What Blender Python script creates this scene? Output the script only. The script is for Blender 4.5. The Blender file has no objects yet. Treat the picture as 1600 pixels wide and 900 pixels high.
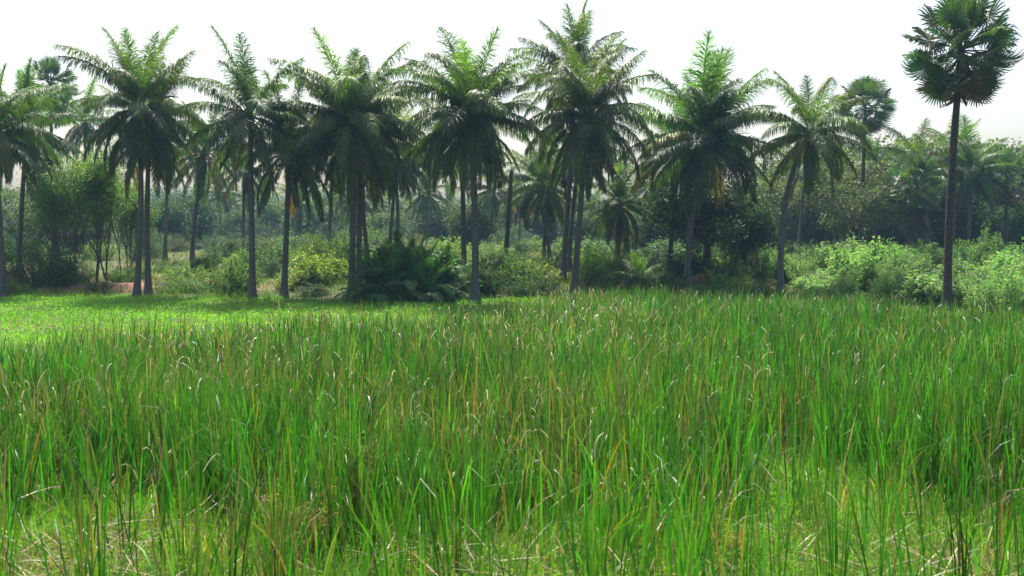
import bpy, math, random
import numpy as np
from mathutils import Vector, Matrix, Euler

R = math.radians
sc = bpy.context.scene
COL = sc.collection

# ------------------------------------------------------------------ camera
CAM_H = 4.5
F = 1555.0            # focal length in photo pixels (1600 wide)
HOR = 360.0           # photo row of the horizon
cam_d = bpy.data.cameras.new('camera')
cam_d.sensor_width = 36.0
cam_d.lens = 36.0 * F / 1600.0
cam_d.clip_start = 0.1
cam_d.clip_end = 6000
cam = bpy.data.objects.new('camera', cam_d)
COL.objects.link(cam)
cam.location = (0, 0, CAM_H)
cam.rotation_euler = (R(90) - math.atan((450 - HOR) / F), 0, 0)
cam_d.dof.use_dof = True
cam_d.dof.focus_distance = 70
cam_d.dof.aperture_fstop = 2.4
sc.camera = cam

# ------------------------------------------------------------------ sky and sun
SUN_EL, SUN_AZ = R(61), R(-12)
w = bpy.data.worlds.new('World')
sc.world = w
w.use_nodes = True
nt = w.node_tree
sky = nt.nodes.new('ShaderNodeTexSky')
sky.sky_type = 'NISHITA'
sky.sun_disc = False
sky.sun_elevation = SUN_EL
sky.sun_rotation = SUN_AZ
sky.air_density = 1.0
sky.dust_density = 5.0
sky.ozone_density = 1.0
nt.links.new(sky.outputs[0], nt.nodes['Background'].inputs[0])
nt.nodes['Background'].inputs[1].default_value = 0.15
sd = bpy.data.lights.new('sun', 'SUN')
sd.energy = 5.0
sd.angle = R(0.6)
sd.color = (1.0, 0.95, 0.86)
sun = bpy.data.objects.new('sun', sd)
COL.objects.link(sun)
sv = Vector((math.sin(SUN_AZ) * math.cos(SUN_EL), math.cos(SUN_AZ) * math.cos(SUN_EL), math.sin(SUN_EL)))
sun.rotation_euler = (-sv).to_track_quat('-Z', 'Y').to_euler()

sc.view_settings.view_transform = 'Standard'
sc.view_settings.look = 'None'
sc.view_settings.gamma = 1.0
sc.view_settings.exposure = 0.9
sc.render.engine = 'CYCLES'
cy = sc.cycles
cy.use_denoising = True
cy.max_bounces = 7
cy.diffuse_bounces = 3
cy.glossy_bounces = 2
cy.transmission_bounces = 4
cy.volume_bounces = 0
cy.caustics_reflective = False
cy.caustics_refractive = False

# ------------------------------------------------------------------ terrain function
BX = [-90, -36, -20, -7, 5, 18, 24, 34, 90]
BY = [70, 69, 66, 62, 65, 64, 54, 49, 40]
def shore(x):
    return np.interp(x, BX, BY) + 0.8 * np.sin(np.asarray(x) * 0.7) + 0.5 * np.sin(np.asarray(x) * 1.9 + 1)
def sst(t):
    t = np.clip(t, 0, 1)
    return t * t * (3 - 2 * t)
def wob(x, y, s, p=0.0):
    x = np.asarray(x, float); y = np.asarray(y, float)
    return (np.sin(x / s + 1.7 * np.sin(y / s * .8 + p)) + np.sin(y / s * 1.3 + 1.3 * np.sin(x / s * 1.1 + p * 2) + p)
            + .6 * np.sin((x + y) / s * 2.3 + p * 3)) / 2.6
def hgt(x, y):
    x = np.asarray(x, float); y = np.asarray(y, float)
    s = y - shore(x)
    h = 1.0 * sst(s / 22) + 1.1 * np.clip((s - 15) / 130, 0, 1)
    return h + 0.05 * wob(x, y, 2.3) + 0.22 * sst(s / 6) * wob(x, y, 4.1, 2.0) * sst(1 - s / 90)
def PX(px, D):
    return (px - 800.0) / F * D
def PZ(py, D):
    return CAM_H + (HOR - py) / F * D

# ------------------------------------------------------------------ mesh helpers
def quad_mesh(name, V, Q, mat, col=None, smooth=False):
    V = np.ascontiguousarray(V, np.float32); Q = np.ascontiguousarray(Q, np.int32)
    me = bpy.data.meshes.new(name)
    me.vertices.add(len(V)); me.vertices.foreach_set('co', V.ravel())
    me.loops.add(Q.size); me.loops.foreach_set('vertex_index', Q.ravel())
    me.polygons.add(len(Q))
    me.polygons.foreach_set('loop_start', np.arange(0, Q.size, 4, dtype=np.int32))
    me.polygons.foreach_set('loop_total', np.full(len(Q), 4, np.int32))
    me.update(calc_edges=True)
    if smooth:
        me.polygons.foreach_set('use_smooth', np.ones(len(Q), bool))
    if col is not None:
        a = me.color_attributes.new('tint', 'FLOAT_COLOR', 'POINT')
        c = np.ones((len(V), 4), np.float32); c[:, :3] = col
        a.data.foreach_set('color', c.ravel())
    me.materials.append(mat)
    return me

class Bag:                      # gathers quads into one mesh
    def __init__(s): s.V = []; s.Q = []; s.C = []; s.n = 0
    def add(s, V, Q, C=None):
        V = np.asarray(V, float)
        s.V.append(V); s.Q.append(np.asarray(Q) + s.n); s.n += len(V)
        s.C.append(np.ones((len(V), 3)) if C is None else np.broadcast_to(np.asarray(C, float), (len(V), 3)))
    def mesh(s, name, mat, smooth=False):
        return quad_mesh(name, np.concatenate(s.V), np.concatenate(s.Q), mat, np.concatenate(s.C), smooth)

def tube(P, rad, n=8):
    P = np.asarray(P, float); k = len(P)
    T = np.gradient(P, axis=0); T /= np.linalg.norm(T, axis=1)[:, None] + 1e-9
    ref = np.array([1., 0, 0]) if abs(T[0][0]) < .8 else np.array([0, 1., 0])
    A = np.cross(T, ref); A /= np.linalg.norm(A, axis=1)[:, None] + 1e-9
    B = np.cross(T, A)
    th = np.arange(n) * 2 * np.pi / n
    rad = np.broadcast_to(np.asarray(rad, float), (k,))
    V = P[:, None] + rad[:, None, None] * (np.cos(th)[None, :, None] * A[:, None] + np.sin(th)[None, :, None] * B[:, None])
    i = np.arange(k - 1)[:, None] * n; j = np.arange(n)[None]; j2 = (j + 1) % n
    Q = np.stack([i + j, i + j2, i + n + j2, i + n + j], -1).reshape(-1, 4)
    return V.reshape(-1, 3), Q

def leaves(rng, P, ln, asp, A=None, up=0.5, droop=0.15):
    """one folded diamond per point"""
    n = len(P); ln = np.broadcast_to(ln, (n,))[:, None]
    if A is None:
        A = rng.normal(size=(n, 3)); A[:, 2] *= .6
    A = A / (np.linalg.norm(A, axis=1)[:, None] + 1e-9)
    N = rng.normal(size=(n, 3)); N[:, 2] += up * 3
    B = np.cross(N, A); B /= np.linalg.norm(B, axis=1)[:, None] + 1e-9
    U = np.cross(A, B)
    mid = P + A * ln * .48
    V = np.stack([P, mid + B * ln * asp * .5 + U * ln * .05, P + A * ln - np.array([0, 0, 1]) * ln * droop, mid - B * ln * asp * .5 + U * ln * .05], 1)
    return V.reshape(-1, 3), np.arange(4 * n).reshape(-1, 4)

def link(name, data, parent=None, label=None, cat=None, group=None, kind=None, loc=None, rot=None, scale=None, color=None):
    o = bpy.data.objects.new(name, data)
    COL.objects.link(o)
    if parent is not None: o.parent = parent
    if label: o['label'] = label
    if cat: o['category'] = cat
    if group: o['group'] = group
    if kind: o['kind'] = kind
    if loc is not None: o.location = loc
    if rot is not None: o.rotation_euler = rot
    if scale is not None: o.scale = (scale,) * 3 if np.isscalar(scale) else scale
    if color is not None: o.color = (*color, 1)
    return o

# ------------------------------------------------------------------ materials
def new_mat(name):
    m = bpy.data.materials.new(name); m.use_nodes = True
    nt = m.node_tree
    return m, nt, nt.nodes['Principled BSDF'], nt.nodes['Material Output']
def nd(nt, t, **kw):
    n = nt.nodes.new(t)
    for k, v in kw.items(): setattr(n, k, v)
    return n
def mixc(nt, a, b, fac, mode='MIX'):
    n = nt.nodes.new('ShaderNodeMix'); n.data_type = 'RGBA'; n.blend_type = mode
    for s, v in ((0, fac), (6, a), (7, b)):
        if hasattr(v, 'is_linked'): nt.links.new(v, n.inputs[s])
        else: n.inputs[s].default_value = v if s == 0 else (*v, 1)
    return n.outputs[2]
def leaf_mat(name, trans=0.4, rough=0.4, spec=0.5, tcol=(1.5, 1.7, 0.5), noise=0.0):
    m, nt, p, out = new_mat(name)
    at = nd(nt, 'ShaderNodeAttribute', attribute_name='tint')
    ob = nd(nt, 'ShaderNodeObjectInfo')
    c = mixc(nt, at.outputs['Color'], ob.outputs['Color'], 1.0, 'MULTIPLY')
    if noise:
        tc = nd(nt, 'ShaderNodeTexCoord'); nz = nd(nt, 'ShaderNodeTexNoise')
        nz.inputs['Scale'].default_value = noise; nz.inputs['Detail'].default_value = 3
        nt.links.new(tc.outputs['Object'], nz.inputs['Vector'])
        mr = nd(nt, 'ShaderNodeMapRange'); mr.inputs[1].default_value = .3; mr.inputs[2].default_value = .7
        mr.inputs[3].default_value = .65; mr.inputs[4].default_value = 1.35
        nt.links.new(nz.outputs['Fac'], mr.inputs[0])
        cc = nd(nt, 'ShaderNodeCombineColor')
        for i in range(3): nt.links.new(mr.outputs[0], cc.inputs[i])
        c = mixc(nt, c, cc.outputs[0], 1.0, 'MULTIPLY')
    nt.links.new(c, p.inputs['Base Color'])
    p.inputs['Roughness'].default_value = rough
    p.inputs['Specular IOR Level'].default_value = spec
    tr = nd(nt, 'ShaderNodeBsdfTranslucent')
    nt.links.new(mixc(nt, c, tcol, 1.0, 'MULTIPLY'), tr.inputs['Color'])
    mx = nd(nt, 'ShaderNodeMixShader'); mx.inputs[0].default_value = trans
    nt.links.new(p.outputs[0], mx.inputs[1]); nt.links.new(tr.outputs[0], mx.inputs[2])
    nt.links.new(mx.outputs[0], out.inputs[0])
    return m
def noise_mat(name, c1, c2, scale=3.0, rough=0.9, bump=0.3, c3=None, s3=0.2, stretch=(1, 1, 1), band=0.0):
    m, nt, p, out = new_mat(name)
    tc = nd(nt, 'ShaderNodeTexCoord'); mp = nd(nt, 'ShaderNodeMapping'); mp.inputs['Scale'].default_value = stretch
    nt.links.new(tc.outputs['Object'], mp.inputs[0])
    nz = nd(nt, 'ShaderNodeTexNoise'); nz.inputs['Scale'].default_value = scale; nz.inputs['Detail'].default_value = 6; nz.inputs['Roughness'].default_value = .65
    nt.links.new(mp.outputs[0], nz.inputs['Vector'])
    rp = nd(nt, 'ShaderNodeMapRange'); rp.inputs[1].default_value = .3; rp.inputs[2].default_value = .7
    nt.links.new(nz.outputs['Fac'], rp.inputs[0])
    c = mixc(nt, c1, c2, rp.outputs[0])
    if c3:
        n2 = nd(nt, 'ShaderNodeTexNoise'); n2.inputs['Scale'].default_value = s3; n2.inputs['Detail'].default_value = 4
        nt.links.new(tc.outputs['Object'], n2.inputs['Vector'])
        r2 = nd(nt, 'ShaderNodeMapRange'); r2.inputs[1].default_value = .48; r2.inputs[2].default_value = .6
        nt.links.new(n2.outputs['Fac'], r2.inputs[0]); c = mixc(nt, c, c3, r2.outputs[0])
    hsrc = nz.outputs['Fac']
    if band:
        wv = nd(nt, 'ShaderNodeTexWave'); wv.bands_direction = 'Z'; wv.inputs['Scale'].default_value = band
        wv.inputs['Distortion'].default_value = 1.6; wv.inputs['Detail'].default_value = 3; wv.inputs['Detail Scale'].default_value = 2
        nt.links.new(tc.outputs['Object'], wv.inputs['Vector'])
        mr = nd(nt, 'ShaderNodeMapRange'); mr.inputs[3].default_value = .84; mr.inputs[4].default_value = 1.06
        nt.links.new(wv.outputs['Fac'], mr.inputs[0])
        cc = nd(nt, 'ShaderNodeCombineColor')
        for i in range(3): nt.links.new(mr.outputs[0], cc.inputs[i])
        c = mixc(nt, c, cc.outputs[0], 1.0, 'MULTIPLY'); hsrc = wv.outputs['Fac']
    nt.links.new(c, p.inputs['Base Color'])
    p.inputs['Roughness'].default_value = rough
    p.inputs['Specular IOR Level'].default_value = .25
    if bump:
        b = nd(nt, 'ShaderNodeBump'); b.inputs['Strength'].default_value = bump; b.inputs['Distance'].default_value = .06
        nt.links.new(hsrc, b.inputs['Height']); nt.links.new(b.outputs[0], p.inputs['Normal'])
    return m

M_PALM = leaf_mat('palm_leaf', .37, .46, .42, (1.55, 1.8, .38), noise=.6)
M_FAN = leaf_mat('fan_leaf', .25, .40, .5, (1.4, 1.7, .5), noise=.8)
M_REED = leaf_mat('reed_leaf', .42, .42, .42, (1.3, 1.75, .4))
M_DRY = leaf_mat('dry_reed', .28, .45, .45, (1.1, 1.05, .85))
M_WEED = leaf_mat('weed_leaf', .48, .6, .2, (1.5, 1.7, .45))
M_LEAF = leaf_mat('shrub_leaf', .44, .55, .25, (1.3, 1.6, .55))
M_TRUNK = noise_mat('palm_bark', (.07, .066, .06), (.16, .148, .13), 4, band=2.6, bump=.4)
M_FTRUNK = noise_mat('fan_palm_bark', (.035, .032, .03), (.09, .08, .07), 5, band=3.0, bump=.5)
M_WOOD = noise_mat('tree_bark', (.06, .05, .04), (.14, .12, .095), 5, stretch=(1, 1, .25), bump=.5)
M_GROUND = noise_mat('soil_and_moss', (.035, .055, .014), (.07, .095, .022), 1.2, c3=(.11, .075, .035), s3=.18, bump=.5)
M_SOIL = noise_mat('red_soil', (.16, .075, .04), (.26, .13, .075), 2.5, bump=.6, c3=(.12, .085, .05), s3=.6)
M_NUT = noise_mat('coconut_husk', (.10, .12, .03), (.2, .16, .06), 3, rough=.5, bump=0)
M_CONC = noise_mat('old_concrete', (.28, .28, .28), (.42, .42, .41), .8, bump=.1)
M_DARK = noise_mat('dark_opening', (.02, .02, .022), (.03, .03, .032), 1, bump=0)

# ------------------------------------------------------------------ ground sheet
def build_ground():
    xs = np.unique(np.concatenate([np.linspace(-1400, -120, 14), np.linspace(-120, 120, 161), np.linspace(120, 1400, 14)]))
    ys = np.unique(np.concatenate([np.linspace(-300, 0, 5), np.linspace(0, 180, 151), np.linspace(180, 1500, 16)]))
    X, Y = np.meshgrid(xs, ys)
    V = np.stack([X, Y, hgt(X, Y)], -1).reshape(-1, 3)
    nx = len(xs); i = np.arange(len(ys) - 1)[:, None] * nx; j = np.arange(nx - 1)[None]
    Q = np.stack([i + j, i + j + 1, i + nx + j + 1, i + nx + j], -1).reshape(-1, 4)
    link('ground', quad_mesh('ground', V, Q, M_GROUND, smooth=True), kind='structure',
         label='flat green marsh rising gently into the palm grove', cat='ground')
build_ground()

def soil_bank(px, D, wx, wy, hz, seed):
    rng = np.random.default_rng(seed); n = 22
    u, v = np.meshgrid(np.linspace(-1, 1, n), np.linspace(-1, 1, n))
    x = PX(px, D) + u * wx / 2; y = D + v * wy / 2
    bump = np.clip(1 - (u ** 2 + v ** 2), 0, 1) ** .6
    z = hgt(x, y) - .12 + hz * bump * (1 + .25 * wob(x, y, .5, seed)) + .14 * bump
    V = np.stack([x, y, z], -1).reshape(-1, 3)
    i = np.arange(n - 1)[:, None] * n; j = np.arange(n - 1)[None]
    Q = np.stack([i + j, i + j + 1, i + n + j + 1, i + n + j], -1).reshape(-1, 4)
    return quad_mesh('soil_bank', V, Q, M_SOIL, smooth=True)
link('soil_bank', soil_bank(160, 73, 11, 4, .5, 1), kind='structure', label='bare reddish soil bank under the feathery trees', cat='soil bank')
link('soil_bank', soil_bank(280, 77, 7, 5, .6, 2), kind='structure', label='brown soil patch at the foot of the leaning palm', cat='soil bank')
link('soil_bank', soil_bank(1100, 76, 4.5, 3, .35, 3), kind='structure', label='small brown earth heap beside the wide palm', cat='soil bank')

# ------------------------------------------------------------------ coconut fronds
def frond_mesh(seed, L, e0, bend, hang, sparse=1.0, lk=1.0, wk=1.0):
    rng = np.random.default_rng(seed)
    K = 13
    t = np.linspace(0, 1, K)
    th = R(e0) - R(bend) * t ** 1.25
    th = np.maximum(th, R(-89))
    d = np.stack([np.cos(th), np.zeros(K), np.sin(th)], -1)
    step = L / (K - 1)
    P = np.concatenate([[[0, 0, 0]], np.cumsum((d[:-1] + d[1:]) / 2 * step, 0)])
    side = rng.normal(0, .05)
    P[:, 1] += side * L * t ** 2
    b = Bag()
    V, Q = tube(P, np.interp(t, [0, .08, 1], [.085, .05, .008]), 4)
    b.add(V, Q, (2.2, 1.9, 1.6))
    N = int(165 * sparse)
    for s in (-1, 1):
        tt = np.linspace(.13, .995, N) + rng.normal(0, .004, N)
        tt = np.clip(tt, .1, 1)
        p0 = np.stack([np.interp(tt, t, P[:, i]) for i in range(3)], -1)
        T = np.stack([np.interp(tt, t, d[:, i]) for i in range(3)], -1)
        T /= np.linalg.norm(T, axis=1)[:, None]
        S = np.tile([0, float(s), 0], (N, 1))
        U = np.cross(T, S) * s * -1.0
        U = np.where((U[:, 2:3] < 0), -U, U)
        a = R(28 + 8 * sst((e0 - 70) / 14)) + R(34) * tt ** 2 + rng.normal(0, .15, N)
        vee = np.interp(tt, [0, .3, 1], [.45, .3, .1])
        D1 = S * np.cos(a)[:, None] + T * np.sin(a)[:, None] + U * vee[:, None]
        D1 += rng.normal(0, .10, (N, 3))
        D1 /= np.linalg.norm(D1, axis=1)[:, None]
        g = hang * np.clip(1 + rng.normal(0, .4, N), .2, 2.2)
        D2 = D1 + np.array([0, 0, -1.]) * g[:, None]
        D2 /= np.linalg.norm(D2, axis=1)[:, None]
        D3 = D2 + np.array([0, 0, -1.]) * (g * 1.1)[:, None]
        D3 /= np.linalg.norm(D3, axis=1)[:, None]
        ln = L * lk * .225 * np.interp(tt, [.1, .25, .5, .8, 1], [.6, 1.0, 1.12, .92, .45]) * np.interp(e0, [-60, -20, 10, 30], [.66, .78, .95, 1.0]) * (1 + rng.normal(0, .08, N))
        wd = wk * .052 * np.interp(tt, [0, .5, 1], [.85, 1, .6])
        W = T + rng.normal(0, .3, (N, 3)); W -= D1 * np.sum(W * D1, 1)[:, None]; W /= np.linalg.norm(W, axis=1)[:, None]
        m1 = p0 + D1 * (ln * .27)[:, None]; m2 = m1 + D2 * (ln * .38)[:, None]; m3 = m2 + D3 * (ln * .35)[:, None]
        h = (W * wd[:, None])
        V = np.stack([p0 - h * .25, p0 + h * .25, m1 - h * .5, m1 + h * .5, m2 - h * .42, m2 + h * .42, m3 - h * .04, m3 + h * .04], 1).reshape(-1, 3)
        base = np.arange(N)[:, None, None] * 8
        Q = (base + np.array([[0, 1, 3, 2], [2, 3, 5, 4], [4, 5, 7, 6]])[None]).reshape(-1, 4)
        c = 1 + rng.normal(0, .16, (N, 1, 1)) * np.ones((1, 8, 3))
        tip = (rng.random(N) < .3)[:, None] * np.array([0, 0, 0, 0, .35, .35, .9, .9])[None]
        c = c * (1 - tip[..., None]) + tip[..., None] * np.array([1.6, 1.25, 1.1])
        b.add(V, Q, np.clip(c, .3, 2).reshape(-1, 3))
    return b.mesh('frond', M_PALM)

ELEV = [88, 78, 66, 54, 42, 28, 14, 0, -16, -32, -48, -64]
FROND = []
for i, e in enumerate(ELEV):
    vs = []
    for k in range(5):
        rr = random.Random(i * 10 + k)
        bend = np.interp(e, [-64, -30, 0, 40, 60, 78, 88], [24, 52, 70, 60, 46, 30, 12]) * rr.uniform(.55, 1.5)
        hang = np.interp(e, [-64, 0, 30, 60, 88], [.9, 1.5, 1.35, .9, .5]) * rr.uniform(.8, 1.2)
        vs.append(frond_mesh(100 + i * 7 + k, 5.2 * rr.uniform(.94, 1.06), e, bend, hang))
    FROND.append(vs)

def nut_mesh():
    th = np.linspace(0, np.pi, 6); P = np.stack([np.zeros(6), np.zeros(6), -np.cos(th) * .15], -1)
    V, Q = tube(P, np.sin(th) * .115 + .002, 8)
    return quad_mesh('coconut', V, Q, M_NUT, smooth=True)
NUT = nut_mesh()

def lerp(a, b, t): return tuple(x + (y - x) * t for x, y in zip(a, b))
G_YOUNG, G_MID, G_OLD, G_DEAD, G_YEL = (.09, .175, .02), (.056, .108, .024), (.052, .088, .028), (.20, .125, .055), (.26, .20, .03)

def trunk_mesh(dx, dy, H, r0, r1, bow, mat, flare=2.0, seed=0, lexp=1.3):
    rng = random.Random(seed)
    t = np.linspace(0, 1, 18)
    P = np.stack([dx * t ** lexp + bow * np.sin(np.pi * t), dy * t, H * t], -1)
    P[0, 2] -= .35
    rad = r0 + (r1 - r0) * t
    rad = rad * (1 + (flare - 1) * np.exp(-t * H / .55))
    rad *= 1 + np.array([rng.uniform(-.035, .035) for _ in t])
    V, Q = tube(P, rad, 10)
    return quad_mesh('trunk', V, Q, mat, smooth=True)

def coconut_palm(px, D, cx, cy, label, L=5.2, n=34, bow=0.0, seed=0, elo=-60, yellow=.05, dead=.04, r=.205, nuts=5,
                 group='coconut palms of the grove', cat='coconut palm', lexp=1.3, power=.9):
    rng = random.Random(seed * 31 + 7); elo += rng.uniform(-6, 24); warm = rng.uniform(.88, 1.25); power *= rng.uniform(.85, 1.12); n = int(rng.uniform(.92, 1.1) * n * (1.08 if D < 100 else 1.0))
    x, y = PX(px, D), D
    z = float(hgt(x, y))
    top = PZ(cy, D) - z; dx = PX(cx, D) - x
    root = link('coconut_palm', None, label=label, cat=cat, group=group, loc=(x, y, z), rot=(0, 0, 0))
    link('trunk', trunk_mesh(dx, 0, top, r, r * .68, bow, M_TRUNK, seed=seed, lexp=lexp), root)
    a = rng.uniform(0, 6.28); lean, lean_az = rng.uniform(0, 17), rng.uniform(0, 6.28)
    s = L / 5.2
    for i in range(n):
        t = (i + .5) / n
        e = 26 - (26 - elo) * max(0, (t - .42) / .58) ** power + rng.uniform(-9, 9)
        k = int(np.argmin([abs(e - q) for q in ELEV]))
        a += 2.39996 + rng.uniform(-.25, .25)
        if rng.random() < yellow * .5 and t > .2: c = lerp(G_MID, G_YEL, rng.uniform(.15, .55))
        elif t > .6 and rng.random() < dead * 1.1: c = lerp(G_OLD, G_DEAD, rng.uniform(.5, 1))
        elif t < .35: c = lerp(G_YOUNG, G_MID, t / .35)
        else: c = lerp(G_MID, G_OLD, (t - .35) / .65)
        v = rng.uniform(.6, 1.5); c = (c[0] * v * warm, c[1] * v, c[2] * v / warm)
        if i == 0: e = rng.uniform(78, 88)
        elif t < .42: e = 82 - 56 * (t / .42) ** .9 + rng.uniform(-9, 9)
        if t > .05: e += lean * math.cos(a - lean_az)
        e = max(e, -66)
        k = int(np.argmin([abs(e - q) for q in ELEV]))
        sc_ = s * (.84 if i == 0 else 1.04 - .16 * (t / .42) ** 2 if t < .42 else .90) * rng.uniform(.92, 1.14) * (1.0 if t < .75 else .94)
        link('frond', rng.choice(FROND[k]), root, loc=(dx + .12 * math.cos(a), .12 * math.sin(a), top - .5 * t + .1),
             rot=(rng.uniform(-.16, .16), rng.uniform(-.06, .06), a), scale=sc_, color=c)
    for i in range(nuts):
        an = rng.uniform(0, 6.28); q = rng.uniform(.2, .42)
        link('coconut', NUT, root, loc=(dx + q * math.cos(an), q * math.sin(an), top - rng.uniform(.35, .8)), scale=rng.uniform(.85, 1.15))
    return root

# ------------------------------------------------------------------ fan palms
def fan_mesh(seed, hang, full=True):
    rng = np.random.default_rng(seed)
    b = Bag()
    pl = 1.6; K = 6
    t = np.linspace(0, 1, K)
    P = np.stack([pl * t, 0 * t, -.10 * t ** 2], -1)
    V, Q = tube(P, np.linspace(.045, .02, K), 4); b.add(V, Q, (1.3, 1.3, .8))
    N = 38
    ang = np.linspace(-R(148), R(148), N)
    ln = (1.02 - .22 * np.abs(ang / ang[-1]) ** 2) * (1 + rng.normal(0, .05, N))
    dirs = np.stack([np.cos(ang), np.sin(ang), .28 - .25 * np.abs(np.sin(ang))], -1)
    dirs /= np.linalg.norm(dirs, axis=1)[:, None]
    tang = np.stack([-np.sin(ang), np.cos(ang), 0 * ang], -1)
    c0 = P[-1]
    half = ang[1] - ang[0]
    fold = np.where(np.arange(N) % 2 == 0, .02, -.02)
    pts = []
    for f, wf, dr in ((.03, 1, 0), (.6, .98, 0), (.83, .5, .06), (1.02, .04, .22)):
        c = c0 + dirs * (ln * f)[:, None]; c[:, 2] -= hang * dr * ln
        hw = (ln * f * half * .5 * wf)[:, None]
        up = np.zeros((N, 3)); up[:, 2] = fold * min(1, f * 2)
        pts += [c - tang * hw + up, c + tang * hw - up]
    V = np.stack(pts, 1).reshape(-1, 3)
    Q = (np.arange(N)[:, None, None] * 8 + np.array([[0, 1, 3, 2], [2, 3, 5, 4], [4, 5, 7, 6]])[None]).reshape(-1, 4)
    c = np.clip(1 + rng.normal(0, .14, (N, 1, 1)) * np.ones((1, 8, 3)), .4, 1.8).reshape(-1, 3)
    b.add(V, Q, c)
    return b.mesh('fan_leaf', M_FAN)
FAN = [fan_mesh(500 + i, h) for i, h in enumerate((.4, .7, 1.0, 1.3, 1.0))]
FAN_LOW = [fan_mesh(520 + i, h) for i, h in enumerate((-.8, -1.6, -.3, -2.2))]

def fan_palm(px, D, cx, cy, label, R_=2.6, n=42, seed=0, r=.2, bow=0., elo=-78, deadfrac=.18, group='fan palms', wide=1.0, gcol=(.045, .085, .03), mat=None):
    rng = random.Random(seed * 17 + 3)
    x, y = PX(px, D), D; z = float(hgt(x, y))
    top = PZ(cy, D) - z; dx = PX(cx, D) - x
    root = link('fan_palm', None, label=label, cat='fan palm', group=group, loc=(x, y, z))
    link('trunk', trunk_mesh(dx, 0, top, r, r * .72, bow, M_FTRUNK, flare=1.55, seed=seed), root)
    s = R_ / 2.55; a = rng.uniform(0, 6)
    for i in range(n):
        t = (i + .5) / n
        e = R(88 - (88 - elo) * t ** .86 + rng.uniform(-10, 10))
        a += 2.39996 + rng.uniform(-.3, .3)
        dead = t > 1 - deadfrac
        c = lerp((.06, .065, .035), (.14, .11, .07), rng.random()) if dead else tuple(q * rng.uniform(.75, 1.3) for q in gcol)
        if t < .2: c = lerp(c, (.07, .14, .03), .6)
        rl = rng.uniform(-.9, .9) * (1.5 if t > .55 else 1)
        m = Matrix.Rotation(a, 4, 'Z') @ Matrix.Rotation(-e - (rng.uniform(-.3, .15) if t > .6 else 0), 4, 'Y') @ Matrix.Rotation(rl, 4, 'X')
        # old leaves sit lower on the stem
        zz = top - (1.0 * s * max(0, t - .35))
        sc_ = s * rng.uniform(.85, 1.1) * (wide if t < .75 else .9)
        link('fan_leaf', rng.choice(FAN_LOW if t > .55 else FAN), root, loc=(dx + .1 * math.cos(a), .1 * math.sin(a), zz), rot=m.to_euler(), scale=sc_, color=c)
    return root

# ------------------------------------------------------------------ shrubs
def shrub_meshes(seed, H, Wd, stems, per, ls, asp, droop=.2, fill=.15):
    """stems fan out of the foot, leaves in tufts along them"""
    rng = np.random.default_rng(seed)
    wood = Bag(); lf = Bag()
    for i in range(stems):
        az = rng.uniform(0, 6.283); out = np.sqrt(rng.random()) * Wd / 2
        hh = H * (1 - .55 * (out / (Wd / 2)) ** 2) * rng.uniform(.65, 1.05)
        t = np.linspace(0, 1, 6)
        ox, oy = rng.normal(0, Wd * .09, 2)
        cx = ox + out * np.cos(az) * t ** .8; cyy = oy + out * np.sin(az) * t ** .8
        P = np.stack([cx, cyy, hh * t ** (.8 + .5 * rng.random()) - .1], -1)
        P[1:-1] += rng.normal(0, .04 * H, (4, 3)) * .4
        V, Q = tube(P, np.linspace(.022, .005, 6) * (H / 2) ** .5, 4); wood.add(V, Q)
        k = int(per * rng.uniform(.7, 1.3))
        tt = fill + (1 - fill) * rng.random(k) ** .55
        p = np.stack([np.interp(tt, t, P[:, q]) for q in range(3)], -1)
        A = rng.normal(size=(k, 3)); A[:, 2] = A[:, 2] * .5 + .1
        A /= np.linalg.norm(A, axis=1)[:, None]
        p = p + A * (ls * rng.uniform(.2, 1.3, k))[:, None]
        p[:, 2] = np.maximum(p[:, 2], .03)
        l = ls * rng.uniform(.6, 1.25, k)
        V, Q = leaves(rng, p, l, asp, A, up=.45, droop=droop)
        c = np.clip(1 + rng.normal(0, .2, (k, 1)), .45, 1.7) * np.ones((k, 3))
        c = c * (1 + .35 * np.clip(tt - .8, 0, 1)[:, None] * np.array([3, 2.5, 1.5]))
        yl = rng.random(k) < .035
        c[yl] = c[yl] * np.array([2.4, 1.35, .8])
        lf.add(V, Q, np.repeat(c, 4, 0))
    return wood.mesh('stem', M_WOOD), lf.mesh('foliage', M_LEAF)

SHRUB = {
    'tall': [shrub_meshes(900 + i, 2.3, 2.5, 30, 80, (.15, .19, .23, .17, .26)[i], .42) for i in range(5)],        # upright pale-leaved bushes
    'broad': [shrub_meshes(920 + i, 1.9, 3.4, 46, 60, .17, .6, .3, .05) for i in range(4)],  # spreading leafy
    'fine': [shrub_meshes(940 + i, 2.2, 3.0, 60, 75, .11, .34, .1, .03) for i in range(3)],  # fine-leaved, dense
    'grassy': [shrub_meshes(960 + i, 1.0, 2.6, 70, 40, .2, .14, -.1, .0) for i in range(3)],   # long thin leaves, low
}
SH_N = {'c': 0}
def shrub(px, D, Wm, Hm, kind, col, label, group=None, name='shrub'):
    SH_N['c'] += 1; rng = random.Random(SH_N['c'] * 13)
    x = PX(px, D); z = float(hgt(x, D))
    wood, lf = rng.choice(SHRUB[kind])
    bw, bh = {'tall': (2.5, 2.3), 'broad': (3.4, 1.9), 'fine': (3.0, 2.2), 'grassy': (2.6, 1.0)}[kind]
    sx = Wm / bw; sz = Hm / bh
    r = link(name, None, label=label, cat='shrub', group=group, loc=(x, D, z - .03), rot=(0, 0, rng.uniform(0, 6.28)), scale=(sx, sx, sz))
    link('stem', wood, r)
    v = rng.uniform(.74, 1.26)  # random tone per shrub, also putting self-shadow into the foliage colour
    link('foliage', lf, r, color=tuple(q * v for q in col))
    return r

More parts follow.
